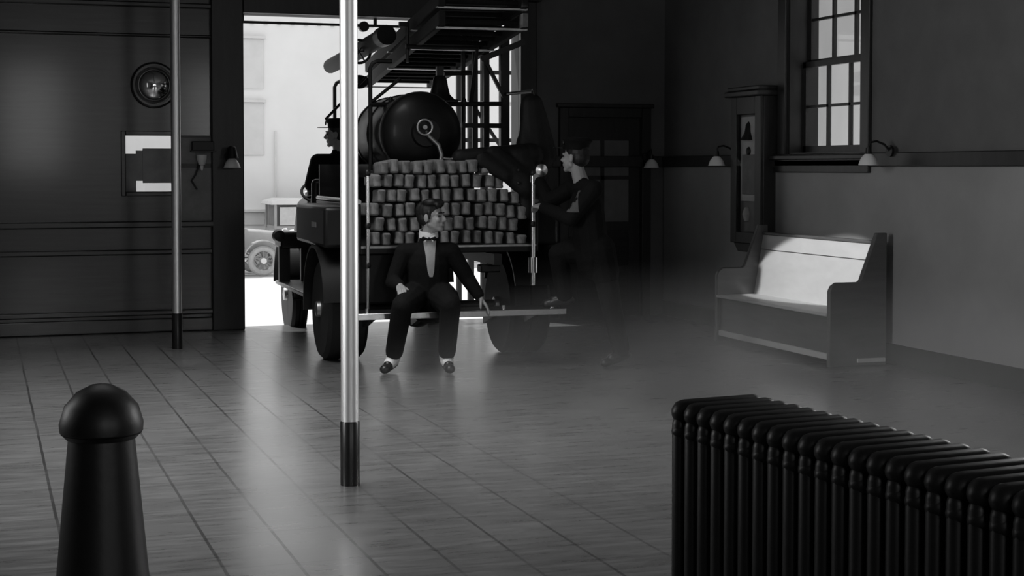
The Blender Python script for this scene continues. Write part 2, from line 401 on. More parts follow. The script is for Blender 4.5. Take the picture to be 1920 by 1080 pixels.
# unseen back, left and right windows, added to go with the area lamps
n = 3
for ax, pos, u0, u1, v0, v1 in (('y', YB, .4, 1.6, 1.4, 3.6), ('y', YB, 4.0, 5.2, 1.4, 3.6), ('x', XL, 6.4, 8.0, 1.1, 3.7), ('x', XR + .3, 6.3, 7.7, 1.64, 3.7)):
    b = MB()
    for (p, q, r, s) in ((u0, u0 + .06, v0, v1), (u1 - .06, u1, v0, v1), (u0, u1, v0, v0 + .06), (u0, u1, v1 - .06, v1), ((u0 + u1) / 2 - .02, (u0 + u1) / 2 + .02, v0, v1), (u0, u1, (v0 + v1) / 2 - .03, (v0 + v1) / 2 + .03)):
        if ax == 'y': b.box(p, q, pos - .12, pos - .06, r, s)
        else: b.box(pos - .12, pos - .06, p, q, r, s)
    struct(b.build('window_%d' % n, M['trim'])); n += 1

# inner door at the right of the engine door
dr = bpy.data.objects.new('door_1', None); C.objects.link(dr); struct(dr)
a, b_, z0, z1 = D2
MB().box(a - .10, a, YF - .05, YF + .02, 0, z1 + .1).box(b_, b_ + .10, YF - .05, YF + .02, 0, z1 + .1).box(a, b_, YF - .05, YF + .02, z1, z1 + .1).box(a - .13, b_ + .13, YF - .07, YF, z1 + .1, z1 + .14).build('door_casing', M['trim'], dr, bevel=.008)
g0, g1, gz0, gz1 = 5.72, 6.31, .97, 1.80
MB().box(a, g0, YF + .03, YF + .07, 0, z1).box(g1, b_, YF + .03, YF + .07, 0, z1).box(g0, g1, YF + .03, YF + .07, 0, gz0).box(g0, g1, YF + .03, YF + .07, gz1, z1) \
    .box((g0 + g1) / 2 - .02, (g0 + g1) / 2 + .02, YF + .03, YF + .07, gz0, gz1).box(g0, g1, YF + .03, YF + .07, 1.40, 1.44).build('door_leaf', M['trim'], dr)
MB().box(g0, g1, YF + .045, YF + .051, gz0, gz1).build('pane', M['frost'], dr, smooth=False)
MB().box(a + .12, b_ - .12, YF + .02, YF + .03, .15, .45).box(a + .12, b_ - .12, YF + .02, YF + .03, .52, .88).build('lower_panel', M['darkwood'], dr, bevel=.006)
MB().ell((a + .05, YF, 1.0), (.025, .03, .025)).build('door_knob', M['steel'], dr)

# ------------------------------------------------------------------ outside
st = MB(); prof = [(YF + .222, -.105), (19, -.28), (36, -1.07), (48, -1.15)]
st.rings([[(-30, y, z - .3), (-30, y, z), (45, y, z), (45, y, z - .3)] for y, z in prof])
struct(st.build('ground', M['street'], smooth=False), 'pale sunlit street outside the engine door')
bd = thing('building', 'long white stucco building across the sunlit street', 'building', (10, 41, -1.1))
MB().box(-16, 24, 0, 6, 0, 8.6).build('wall', M['stucco'], bd, smooth=False)
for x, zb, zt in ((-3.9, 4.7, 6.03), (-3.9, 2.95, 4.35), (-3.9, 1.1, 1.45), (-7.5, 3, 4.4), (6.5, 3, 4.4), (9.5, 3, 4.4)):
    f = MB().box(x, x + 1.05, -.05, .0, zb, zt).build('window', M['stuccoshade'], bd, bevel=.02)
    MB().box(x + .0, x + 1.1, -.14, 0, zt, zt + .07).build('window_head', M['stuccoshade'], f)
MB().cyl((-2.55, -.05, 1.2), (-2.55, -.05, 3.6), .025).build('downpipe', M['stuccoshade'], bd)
for k in range(26): MB().box(-5 + k * .36, -4.9 + k * .36, -.06, 0, 6.42, 6.47).build('wall_bolt', M['cardark'], bd)
nb = thing('neighbour_building', 'grey rendered building seen through the right window', 'building', (14, 12, -.3))
MB().box(0, 4, -14, 16, 0, 8).build('wall', M['neighbour'], nb, smooth=False)
MB().cyl((-.06, 1.9, 0), (-.06, 1.9, 9), .06).build('drainpipe', M['timber'], nb)
MB().box(-.06, 0, -1.5, -.3, 2.6, 4.4).build('window', M['paper'], nb)
MB().box(-.08, 0, 3.0, 3.5, 1.5, 7).build('board', M['stuccoshade'], nb)
ng = struct(MB().box(XR + .3, 14, YB, YF, -.32, -.3).build('ground_side', M['street']))

# timber scaffold in the street
sf = thing('timber_scaffold', 'dark timber scaffold standing in the street beyond the ladder rack', 'scaffold', (6.1, 19, -.3))
for x, ww in ((-.28, .06), (-.12, .07), (.06, .08)): MB().box(x - ww / 2, x + ww / 2, -ww / 2, ww / 2, 0, 4.6).build('upright', M['timber'], sf)
for z, m in ((2.15, 'timber'), (2.62, 'paper'), (3.02, 'timber')): MB().box(-.4, .5, -.07, -.03, z, z + .05).build('crossbar', M[m], sf)
MB().bar((-.12, .05, 2.7), (.30, .05, 2.1), .04, .04).build('brace', M['timber'], sf)

# vintage cars
def car(name, label, x, y, z, flip, long_):
    t = thing(name, label, 'car', (x, y, z), 180 if flip else 0)
    # side view profile in x-z, driving towards +x, wheel radius .37
    hood = [(.15, .55), (1.40, .55), (1.40, 1.02), (.15, 1.14)]
    MB().prism(hood, 'y', -.42, .42).build('hood', M['carbody'], t, bevel=.07)
    MB().prism([(-1.9, .5), (.2, .5), (.2, 1.16), (-1.9, 1.12)], 'y', -.68, .68).build('body', M['carbody'], t, bevel=.06)
    b = MB()
    for x_ in (-1.85, -1.05, -.25, .12):
        for s in (-1, 1): b.box(x_ - .03, x_ + .03, s * .64 - .03, s * .64 + .03, 1.1, 1.72)
    b.box(-1.85, .12, -.66, .66, 1.1, 1.18)
    b.build('window_post', M['carbody'], t)
    MB().box(-1.83, .1, -.5, .5, 1.1, 1.7).build('cabin_interior', M['cardark'], t)
    for s in (-1, 1):
        for x_ in (-1.80, -1.0): MB().box(x_ + .06, x_ + .66, s * .655 - .004, s * .655 + .004, 1.2, 1.66).build('side_window', M['paper'], t)
    MB().prism([(-2.0, 1.72), (.3, 1.72), (.26, 1.78), (.0, 1.86), (-1.7, 1.88), (-1.95, 1.82)], 'y', -.74, .74).build('roof', M['carroof'], t, bevel=.03)
    for s in (-1, 1):
        MB().box(-1.2, .30, s * .72 - .14, s * .72 + .14, .36, .41).build('running_board', M['carroof'], t, bevel=.01)
        for xw in (.72, -1.55):
            fb = MB(); rs = []
            for k in range(11):
                a = R(15 + 150 * k / 10); rr = .47
                p = Vector((xw + rr * math.cos(a), 0, .37 + rr * math.sin(a)))
                n_ = Vector((math.cos(a), 0, math.sin(a))) * .025
                rs.append([p + Vector((0, s * .58, 0)), p + Vector((0, s * .86, 0)), p + n_ + Vector((0, s * .86, 0)), p + n_ + Vector((0, s * .58, 0))])
            fb.rings(rs).build('fender', M['carbody'], t)
            wh = MB().torus((xw, s * .72, .37), .295, .075, 'y').build('wheel', M['cartyre'], t)
            sb = MB()
            for k in range(12):
                a = 2 * math.pi * k / 12
                sb.bar((xw, s * .74, .37), (xw + .25 * math.cos(a), s * .74, .37 + .25 * math.sin(a)), .03, .03, up=(0, 1, 0))
            sb.torus((xw, s * .72, .37), .235, .02, 'y').build('spokes', M['carwheel'], wh)
            MB().cyl((xw, s * .66, .37), (xw, s * .84, .37), .07).build('hub', M['carroof'], wh)
        MB().lathe([(.02, -.1), (.11, -.02), (.12, .06), (.0, .07)], (1.45, s * .45, .98), 'x').build('headlamp', M['carroof'], t)
    MB().box(1.40, 1.46, -.36, .36, .55, 1.08).build('radiator_grille', M['carwheel'], t, bevel=.03)
    MB().box(-.02, .02, -.6, .6, 1.16, 1.7, Matrix.Translation((.2, 0, 0))).build('windscreen', M['paper'], t)
    return t
car('vintage_car', 'grey vintage car with spoked wheel, half hidden by the engine door jamb', 5.68, 37.6, -1.07, False, 1)
car('vintage_car', 'pale-roofed vintage car parked behind, beside the fire engine driver', 8.95, 39.7, -1.14, False, 1)

# ------------------------------------------------------------------ fire engine
TO = Vector((3.43, 11.11, 0)); TR = -2.0
TM = Matrix.Translation(TO) @ Matrix.Rotation(R(TR), 4, 'Z')
def tw(x, y, z): return TM @ Vector((x, y, z))
tr = thing('fire_engine', 'dark 1920s fire engine standing in the doorway, seen from behind', 'fire engine', TO, TR)
# tailboard
tb = MB().box(-.83, .82, 0, .42, .405, .432).build('tailboard', M['ladderwood'], tr, bevel=.004)
MB().box(-.835, .825, -.012, 0, .395, .442).build('edge_strip', M['nickel'], tb, bevel=.004)
for x in (-.72, .335, .72): MB().cyl((x, .04, .43), (x, .04, .475), .018).build('stud', M['nickel'], tb)
for x in (-.66, -.28, .30, .64): MB().prism([(.42, .40), (.06, .40), (.42, .30)], 'x', x - .02, x + .02).build('tailboard_bracket', M['truck'], tr)
# chassis
for x in (-.34, .34): MB().box(x - .03, x + .03, .2, 4.9, .77, .855).build('chassis_rail', M['truck'], tr)
MB().cyl((-.80, .95, .40), (.80, .95, .40), .04).build('rear_axle', M['iron'], tr)
MB().ell((-.12, .95, .40), (.17, .16, .17)).build('differential', M['iron'], tr)
MB().cyl((-.12, 1.1, .42), (-.12, 3.2, .66), .03).build('drive_shaft', M['iron'], tr)
MB().box(-.60, .60, 3.70, 3.80, .27, .34).build('front_axle', M['iron'], tr, bevel=.01)
MB().box(.26, .42, .40, .52, .70, .76).build('tow_hook', M['iron'], tr, bevel=.01)
MB().box(.30, .36, 2.0, 2.06, .40, .72).build('brake_rod', M['iron'], tr)
MB().box(-.70, -.14, .46, .76, .47, .86).build('tool_box', M['truck'], tr, bevel=.015)
# hose bed
bed = MB().box(-.70, .70, .38, 2.2, .86, .925).build('hose_bed', M['truck'], tr, bevel=.006)
MB().box(-.70, .70, .355, .38, .905, .92).build('edge_strip', M['steel'], bed)
for s in (-1, 1):
    MB().box(s * .71 - .015, s * .71 + .015, .38, 2.2, .86, 1.24).build('bed_side', M['truck'], tr, bevel=.006)
    MB().tube([(s * .71, .38, 1.26), (s * .71, 2.2, 1.26)], .018).build('bed_rail', M['steel'], tr)
MB().box(-.70, .70, 2.17, 2.2, .86, 1.55).build('bed_headboard', M['truck'], tr)
# stout grab rails at the rear corners
for s, x, zb in ((-1, -.66, .43), (1, .655, .60)):
    g = MB().cyl((x, .30, zb), (x, .30, 1.50), .016).build('grab_rail', M['nickel'], tr)
    for z in (.78, 1.08, 1.48): MB().ell((x, .30, z), (.024, .024, .03)).build('rail_collar', M['iron'], g)
    MB().bar((x, .30, 1.46), (s * .70, .40, 1.46), .02, .02).build('rail_bracket', M['iron'], g)
MB().lathe([(.0, -.05), (.05, -.04), (.055, .02), (.03, .05), (0, .055)], (.712, .30, 1.50), 'y').build('tail_lamp', M['nickel'], tr)
MB().cyl((.655, .30, .70), (.655, .30, .82), .035).build('rail_handle', M['nickel'], tr)
# rear wheels, doubled, with fenders
def wheel(x, y, z, wd, r):
    t = MB().lathe([(r - .13, -wd / 2), (r - .03, -wd / 2), (r, -wd / 2 + .03), (r, -.012), (r - .012, 0), (r, .012), (r, wd / 2 - .03), (r - .03, wd / 2), (r - .13, wd / 2)], (x, y, z), 'x', 40).build('wheel', M['rubber'], tr)
    MB().lathe([(.02, -wd / 2 + .02), (r - .13, -wd / 2 + .02), (r - .13, wd / 2 - .02), (.02, wd / 2 - .02)], (x, y, z), 'x', 32).build('wheel_disc', M['truck'], t)
    MB().lathe([(.01, -wd / 2 - .04), (.06, -wd / 2 - .03), (.08, 0), (.06, wd / 2 + .03), (.01, wd / 2 + .04)], (x, y, z), 'x', 20).build('hub', M['steel'], t)
    return t
wheel(-.755, .95, .40, .32, .40); wheel(.725, .95, .40, .34, .40)
wheel(-.67, 3.78, .295, .15, .40); wheel(.67, 3.78, .295, .15, .40)
def fender(xc, yc, zc, r, wd, a0, a1, name='fender'):
    rs = []
    for k in range(17):
        a = R(a0 + (a1 - a0) * k / 16); d = Vector((0, math.cos(a), math.sin(a)))
        p = Vector((xc, yc, zc)) + d * r; q = p + d * .02
        h = Vector((wd / 2, 0, 0)); rs.append([p - h, p + h, q + h - d * .03 + d * .03, q - h])
    return MB().rings(rs).build(name, M['truck'], tr)
fender(-.77, .95, .42, .47, .40, -8, 172); fender(.77, .95, .42, .47, .40, 20, 160)
fender(-.67, 3.78, .34, .50, .26, 5, 172); fender(.67, 3.78, .34, .50, .26, 5, 172)
# side lockers, running board and box frame left of the bed
for s in (-1, 1):
    k = MB().box(min(s * .73, s * .95), max(s * .73, s * .95), .55, 1.9, .90, 1.22).build('side_locker', M['truck'], tr, bevel=.03)
    MB().box(min(s * .93, s * .955), max(s * .93, s * .955), .9, 1.1, 1.05, 1.09).build('locker_handle', M['steel'], k)
    if s < 0: MB().box(-.94, -.60, 1.55, 3.2, .44, .475).build('running_board', M['steel'], tr, bevel=.008)
MB().box(-.93, -.60, 2.9, 3.3, .78, .93).build('battery_box', M['truck'], tr, bevel=.02)
for x, y in ((-.89, 2.95), (-.69, 2.95)): MB().box(x - .05, x + .05, y, y + .06, .47, .80).build('box_upright', M['truck'], tr)
MB().lathe([(.0, -.06), (.05, -.05), (.06, .02), (0, .06)], (-.95, 2.9, .90), 'y').build('side_lamp', M['iron'], tr)
MB().tube([(-.60, 2.4, .44), (-.62, 2.4, .36), (-.9, 2.4, .36), (-.9, 2.4, .44)], .015).build('step_iron', M['iron'], tr)
# seat, cowl, hood, dash, steering
MB().box(-.68, .68, 2.75, 3.25, .80, 1.10).build('seat', M['leather'], tr, bevel=.05)
MB().box(-.68, .68, 2.66, 2.76, 1.05, 1.42).build('seat_back', M['leather'], tr, bevel=.04)
MB().box(-.68, .68, 2.6, 3.9, .76, .80).build('cab_floor', M['truck'], tr)
MB().prism([(-.50, .78), (.50, .78), (.46, 1.15), (.30, 1.30), (-.30, 1.30), (-.46, 1.15)], 'y', 3.75, 4.95).build('hood', M['truck'], tr, bevel=.03)
MB().box(-.55, .55, 3.70, 3.78, .78, 1.36).build('dashboard', M['truck'], tr, bevel=.03)
MB().box(-.38, .38, 4.95, 5.05, .70, 1.28).build('radiator_shell', M['nickel'], tr, bevel=.03)
sw = MB().cyl((-.42, 3.74, .95), (-.42, 3.52, 1.26), .02).build('steering_column', M['iron'], tr)
swm = Matrix.Rotation(R(-55), 4, 'X'); bmw = MB().torus((0, 0, 0), .22, .014, 'z')
for k in range(4): a = k * math.pi / 2 + .4; bmw.bar((0, 0, 0), (.21 * math.cos(a), .21 * math.sin(a), 0), .016, .016)
bmesh.ops.transform(bmw.bm, matrix=Matrix.Translation((-.42, 3.5, 1.28)) @ Matrix.Rotation(R(30), 4, 'X'), verts=bmw.bm.verts[:])
bmw.build('steering_wheel', M['ladderwood'], sw)
for s, dz in ((0, 0), (.06, .03)): MB().tube([(-.74, 2.3 + s, 1.02 + dz), (-.66, 2.35 + s, 1.16 + dz), (-.58, 2.4 + s, 1.26 + dz)], .014).build('lever', M['nickel'], tr)
# chemical tank across the bed
tank = MB().lathe([(.0, -.13), (.12, -.12), (.24, -.075), (.31, -.02), (.325, .02), (.325, 1.15), (.31, 1.2), (.0, 1.25)], (-.10, .86, 1.80), 'y', 40).build('tank', M['truck'], tr)
for y in (.92, 1.45, 1.95): MB().lathe([(.322, -.02), (.335, -.018), (.335, .018), (.322, .02)], (-.10, y, 1.80), 'y', 40).build('tank_band', M['iron'], tank)
MB().cyl((-.10, .74, 1.80), (-.10, .70, 1.80), .12, .11, 24).build('tank_lid', M['truck'], tank)
MB().tube([(-.10, .70, 1.80), (-.10, .66, 1.78), (-.02, .64, 1.70), (.0, .62, 1.62), (-.02, .6, 1.54)], .018).build('outlet_pipe', M['steel'], tank)
MB().torus((-.13, .64, 1.84), .06, .009, 'y').cyl((-.13, .68, 1.84), (-.13, .63, 1.84), .018).build('valve_wheel', M['steel'], tank)
MB().ell((.11, .62, 1.595), (.03, .03, .03)).cyl((.0, .62, 1.60), (.18, .62, 1.58), .012).build('valve_handle', M['nickel'], tank)
MB().box(-.42, .26, 1.0, 1.9, 1.44, 1.55).build('tank_cradle', M['truck'], tr)
for s in (-.28, .34): MB().cyl((s - .0, 1.2, 1.9), (s, 1.2, 2.06), .015).ell((s, 1.2, 2.07), (.022, .022, .035)).build('tank_stud', M['iron'], tank)
bl = MB().lathe([(.0, .20), (.045, .195), (.06, .16), (.07, .10), (.085, .04), (.125, 0), (.115, -.005), (.05, .01), (0, .012)], (.16, 1.3, 2.09), 'z', 28).build('bell', M['truck'], tr)
MB().box(.13, .19, 1.28, 1.32, 2.27, 2.36).build('bell_yoke', M['iron'], bl)
MB().box(-.05, .30, 1.22, 1.38, 2.05, 2.09).build('bell_plinth', M['truck'], tr, bevel=.01)
# rack of pipe hoops and rails for the ladders
def rack(y, xl, xr, zt):
    return MB().tube([(xl, y, 1.50), (xl, y, zt - .06), (xl + .02, y, zt - .02), (xl + .06, y, zt), (xl + .18, y, zt)], .018).build('rack_hoop', M['iron'], tr)
rack(1.2, -.45, .7, 2.39); rack(3.6, -.30, .9, 2.36)
MB().tube([(-.46, 1.2, 2.035), (.67, 1.2, 2.055)], .02).build('rack_rail', M['iron'], tr)
MB().tube([(-.45, 1.2, 2.05), (-.2, 1.2, 2.25)], .014).build('rack_brace', M['iron'], tr)
MB().tube([(-.62, 2.3, 1.95), (-.34, 1.9, 2.30)], .012).build('rack_brace', M['iron'], tr)
MB().tube([(.22, 1.4, 2.31), (.46, 1.4, 2.32)], .02).build('rack_rail', M['iron'], tr)
for x, ww in ((.415, .034), (.52, .045), (.62, .05), (.785, .078)): MB().box(x - ww / 2, x + ww / 2, 1.48, 1.48 + ww, 1.50, 2.72).build('rack_post', M['truck'], tr, bevel=.006)
MB().box(.40, .80, 1.47, 1.53, 1.86, 1.90).build('rack_rail', M['truck'], tr)
MB().bar((.56, 1.46, 2.44), (.95, 1.46, 2.60), .03, .05).build('ladder_arm', M['iron'], tr)
MB().bar((.62, 1.47, 2.40), (.77, 1.47, 2.12), .03, .03).build('rack_brace', M['iron'], tr)
MB().tube([(.4, 1.2, 2.06), (.4, 1.0, 2.5), (-.2, 1.0, 2.5)], .02).build('rack_hoop', M['iron'], tr)
# spoked hand wheel on a post
hw = MB().cyl((-.40, 2.1, 1.5), (-.40, 2.1, 2.56), .018).build('hand_wheel_post', M['iron'], tr)
hb = MB().torus((-.37, 2.05, 2.53), .10, .012, 'y')
for k in range(6): a = k * math.pi / 3; hb.bar((-.37, 2.05, 2.53), (-.37 + .1 * math.cos(a), 2.05, 2.53 + .1 * math.sin(a)), .012, .012, up=(0, 1, 0))
hb.build('hand_wheel', M['iron'], hw)
MB().ell((-.36, 2.1, 2.27), (.09, .06, .06)).build('lantern', M['iron'], hw)

# suction hose and hooked pole lying on the rack
sh = thing('suction_hose', 'thick dark suction hose lying left of the ladders', 'hose', TO, TR)
MB().tube([(-.34, 3.6, 2.50), (-.30, 2.4, 2.56), (-.26, 1.6, 2.62)], .075, 14, rs=[.07, .075, .075]).build('hose_tube', M['rubber'], sh)
MB().cyl((-.26, 1.62, 2.62), (-.25, 1.48, 2.63), .085).build('hose_coupling', M['iron'], sh)
hk = thing('pike_pole', 'thin upright hooked pole standing left of the ladders', 'hook', TO, TR)
MB().tube([(-.15, 1.15, 2.38), (-.15, 1.15, 2.70)], .014).build('pole', M['iron'], hk)
MB().box(-.22, -.14, 1.13, 1.17, 2.67, 2.71).build('hook', M['iron'], hk)

# ladders
def ladder(name, label, dz, n, m):
    t = thing(name, label, 'ladder', TO, TR, 'ladders on the fire engine rack')
    A0, A1 = Vector((-.19, -.15, 2.62 + dz)), Vector((.15, 4.2, 2.385 + dz)); w_ = Vector((.64, 0, 0))
    for o_ in (Vector((0, 0, 0)), w_): MB().bar(A0 + o_, A1 + o_, .055, .11).build('side_rail', m, t, bevel=.008)
    for k in range(n):
        p = A0.lerp(A1, (k + .5) / n); MB().cyl(p + Vector((.02, 0, 0)), p + w_ - Vector((.02, 0, 0)), .019, seg=10).build('rung', m, t)
    for f_ in (.02, .30, .62, .98):
        p = A0.lerp(A1, f_); MB().box(p.x - .03, p.x + .67, p.y - .025, p.y + .025, p.z - .062, p.z - .05).build('tie_plate', M['steel'], t)
    return t
ladder('ladder', 'lower dark wooden ladder lying on the fire engine rack', 0, 15, M['ladderwood'])
ladder('ladder', 'upper dark wooden ladder stacked directly on another ladder', .15, 15, M['ladderwood'])

# hose load
fh = thing('fire_hose', 'pale canvas fire hose folded in rows filling the hose bed', 'fire hose', TO, TR)
def fold_mesh(i):
    b = MB(); wd, ht = .070, .100; rs = []
    for z, k, fr in ((-ht / 2, .80, -.014), (-ht / 2 + .012, .98, 0), (-ht * .15, .90, -.004), (ht * .15, .92, -.003), (ht / 2 - .012, 1.0, 0), (ht / 2, .82, -.014)):
        ring = []
        for t in range(9):
            a = math.pi + math.pi * t / 8; ring.append((wd / 2 * k * math.cos(a), -fr + .022 + .022 * math.sin(a) + .006 * math.sin(i * 3 + z * 60), z))
        ring += [(wd / 2 * k, .28, z), (-wd / 2 * k, .28, z)]; rs.append(ring)
    return b.rings(rs).mesh('hose_fold', M['canvas'], True, 60)
fm = [fold_mesh(i) for i in range(4)]
cnt = 0
for r in range(6):
    z = .975 + r * .111; ncol = 14 if r < 4 else (12 if r == 4 else 10)
    for c in range(ncol):
        if cnt >= 84: break
        x = -.56 + c * .0905 + (.03 if r % 2 else 0) + random.uniform(-.008, .008)
        if r == 5: x += .03
        if x > .64: continue
        o = bpy.data.objects.new('hose_fold', fm[(r * 5 + c * 3) % 4]); C.objects.link(o); o.parent = fh
        o.location = (x, .44 + random.uniform(-.012, .02), z + random.uniform(-.006, .006) + (.0 if c < 11 else -.01 * (c - 10)))
        o.rotation_euler = (random.uniform(-.04, .04), random.uniform(-.09, .09), random.uniform(-.12, .12))
        o.scale = (random.uniform(.86, 1.05), 1, random.uniform(.93, 1.06)); cnt += 1

# coats
def cloth_lump(name, label, pts, vox=.012):
    t = thing(name, label, 'coat', TO, TR); b = MB()
    for p, q, r1, r2, fl, k in pts: b.cap(p, q, r1, r2, fl, k)
    b.remesh('coat_body', M['coatcloth'], vox, t, it=4); return t
ct = cloth_lump('fireman_coat', 'black coat draped over the right end of the folded hose', [
    ((.15, .62, 1.60), (.72, .55, 1.62), .07, .10, None, 1), ((.40, .50, 1.60), (.66, .44, 1.38), .10, .11, (0, 1, 0), .6), ((.62, .50, 1.60), (.68, .46, 1.18), .10, .07, (0, 1, 0), .6),
    ((.30, .7, 1.58), (.7, .9, 1.58), .10, .10, None, 1), ((.30, .47, 1.58), (.48, .43, 1.46), .07, .06, (0, 1, 0), .6)])
for z in (1.50, 1.40): MB().ell((.56, .372, z), (.013, .008, .013)).build('button', M['leather'], ct)
ct2 = cloth_lump('fireman_coat', 'black coat hanging from the right rack post above the hose', [
    ((.76, .66, 2.02), (.80, .66, 1.60), .10, .15, (0, 1, 0), .7), ((.74, .66, 1.96), (.70, .62, 1.55), .07, .09, (0, 1, 0), .7), ((.82, .66, 1.96), (.90, .64, 1.62), .06, .07, (0, 1, 0), .8), ((.76, .66, 1.70), (.76, .62, 1.48), .14, .13, (0, 1, 0), .6)])
MB().torus((.77, .66, 2.12), .03, .008, 'x').build('hanging_loop', M['leather'], ct2)
MB().tube([(.785, 1.46, 2.15), (.785, .66, 2.14)], .015).build('coat_arm', M['iron'], tr)

# ------------------------------------------------------------------ people
def hand(b, wr, d, nrm, side, curl=.5, s=1.0):
    """palm from the wrist along d, palm normal nrm (the side it grips with), side = thumb direction"""
    d, nrm = vec(d).normalized(), vec(nrm); nrm = (nrm - d * nrm.dot(d)).normalized(); sd = vec(side); sd = (sd - d * sd.dot(d) - nrm * sd.dot(nrm)).normalized()
    wr = vec(wr)
    for i, (off, ln) in enumerate(((.026, .070), (.009, .078), (-.009, .073), (-.026, .058))):
        k0 = wr + sd * off * .7 * s + d * .02 * s; kn = wr + sd * off * s + d * .085 * s
        b.cap(k0, kn, .015 * s, .012 * s)
        p = kn; dr = d; 
        for j, f in enumerate((.45, .32, .25)):
            ang = curl * (.55 + .25 * j) + .03 * i; dr = (dr * math.cos(ang) + nrm * math.sin(ang)).normalized()
            q = p + dr * ln * f * s; b.cap(p, q, (.0098 - .0008 * j) * s, (.009 - .0008 * j) * s); p = q
    t0 = wr + sd * .022 * s + d * .022 * s; t1 = t0 + (sd * .75 + d * .6 + nrm * .3).normalized() * .038 * s
    t2 = t1 + (sd * .35 + d * .8 + nrm * .45 * (1 + curl)).normalized() * .032 * s; t3 = t2 + (d * .9 + nrm * .5 * (1 + curl)).normalized() * .026 * s
    b.cap(t0, t1, .014 * s, .012 * s); b.cap(t1, t2, .0115 * s, .0105 * s); b.cap(t2, t3, .0105 * s, .008 * s)

def head_mtx(c, yaw, pitch, roll=0): return Matrix.Translation(vec(c)) @ Euler((R(pitch), R(roll), R(yaw)), 'XYZ').to_matrix().to_4x4()

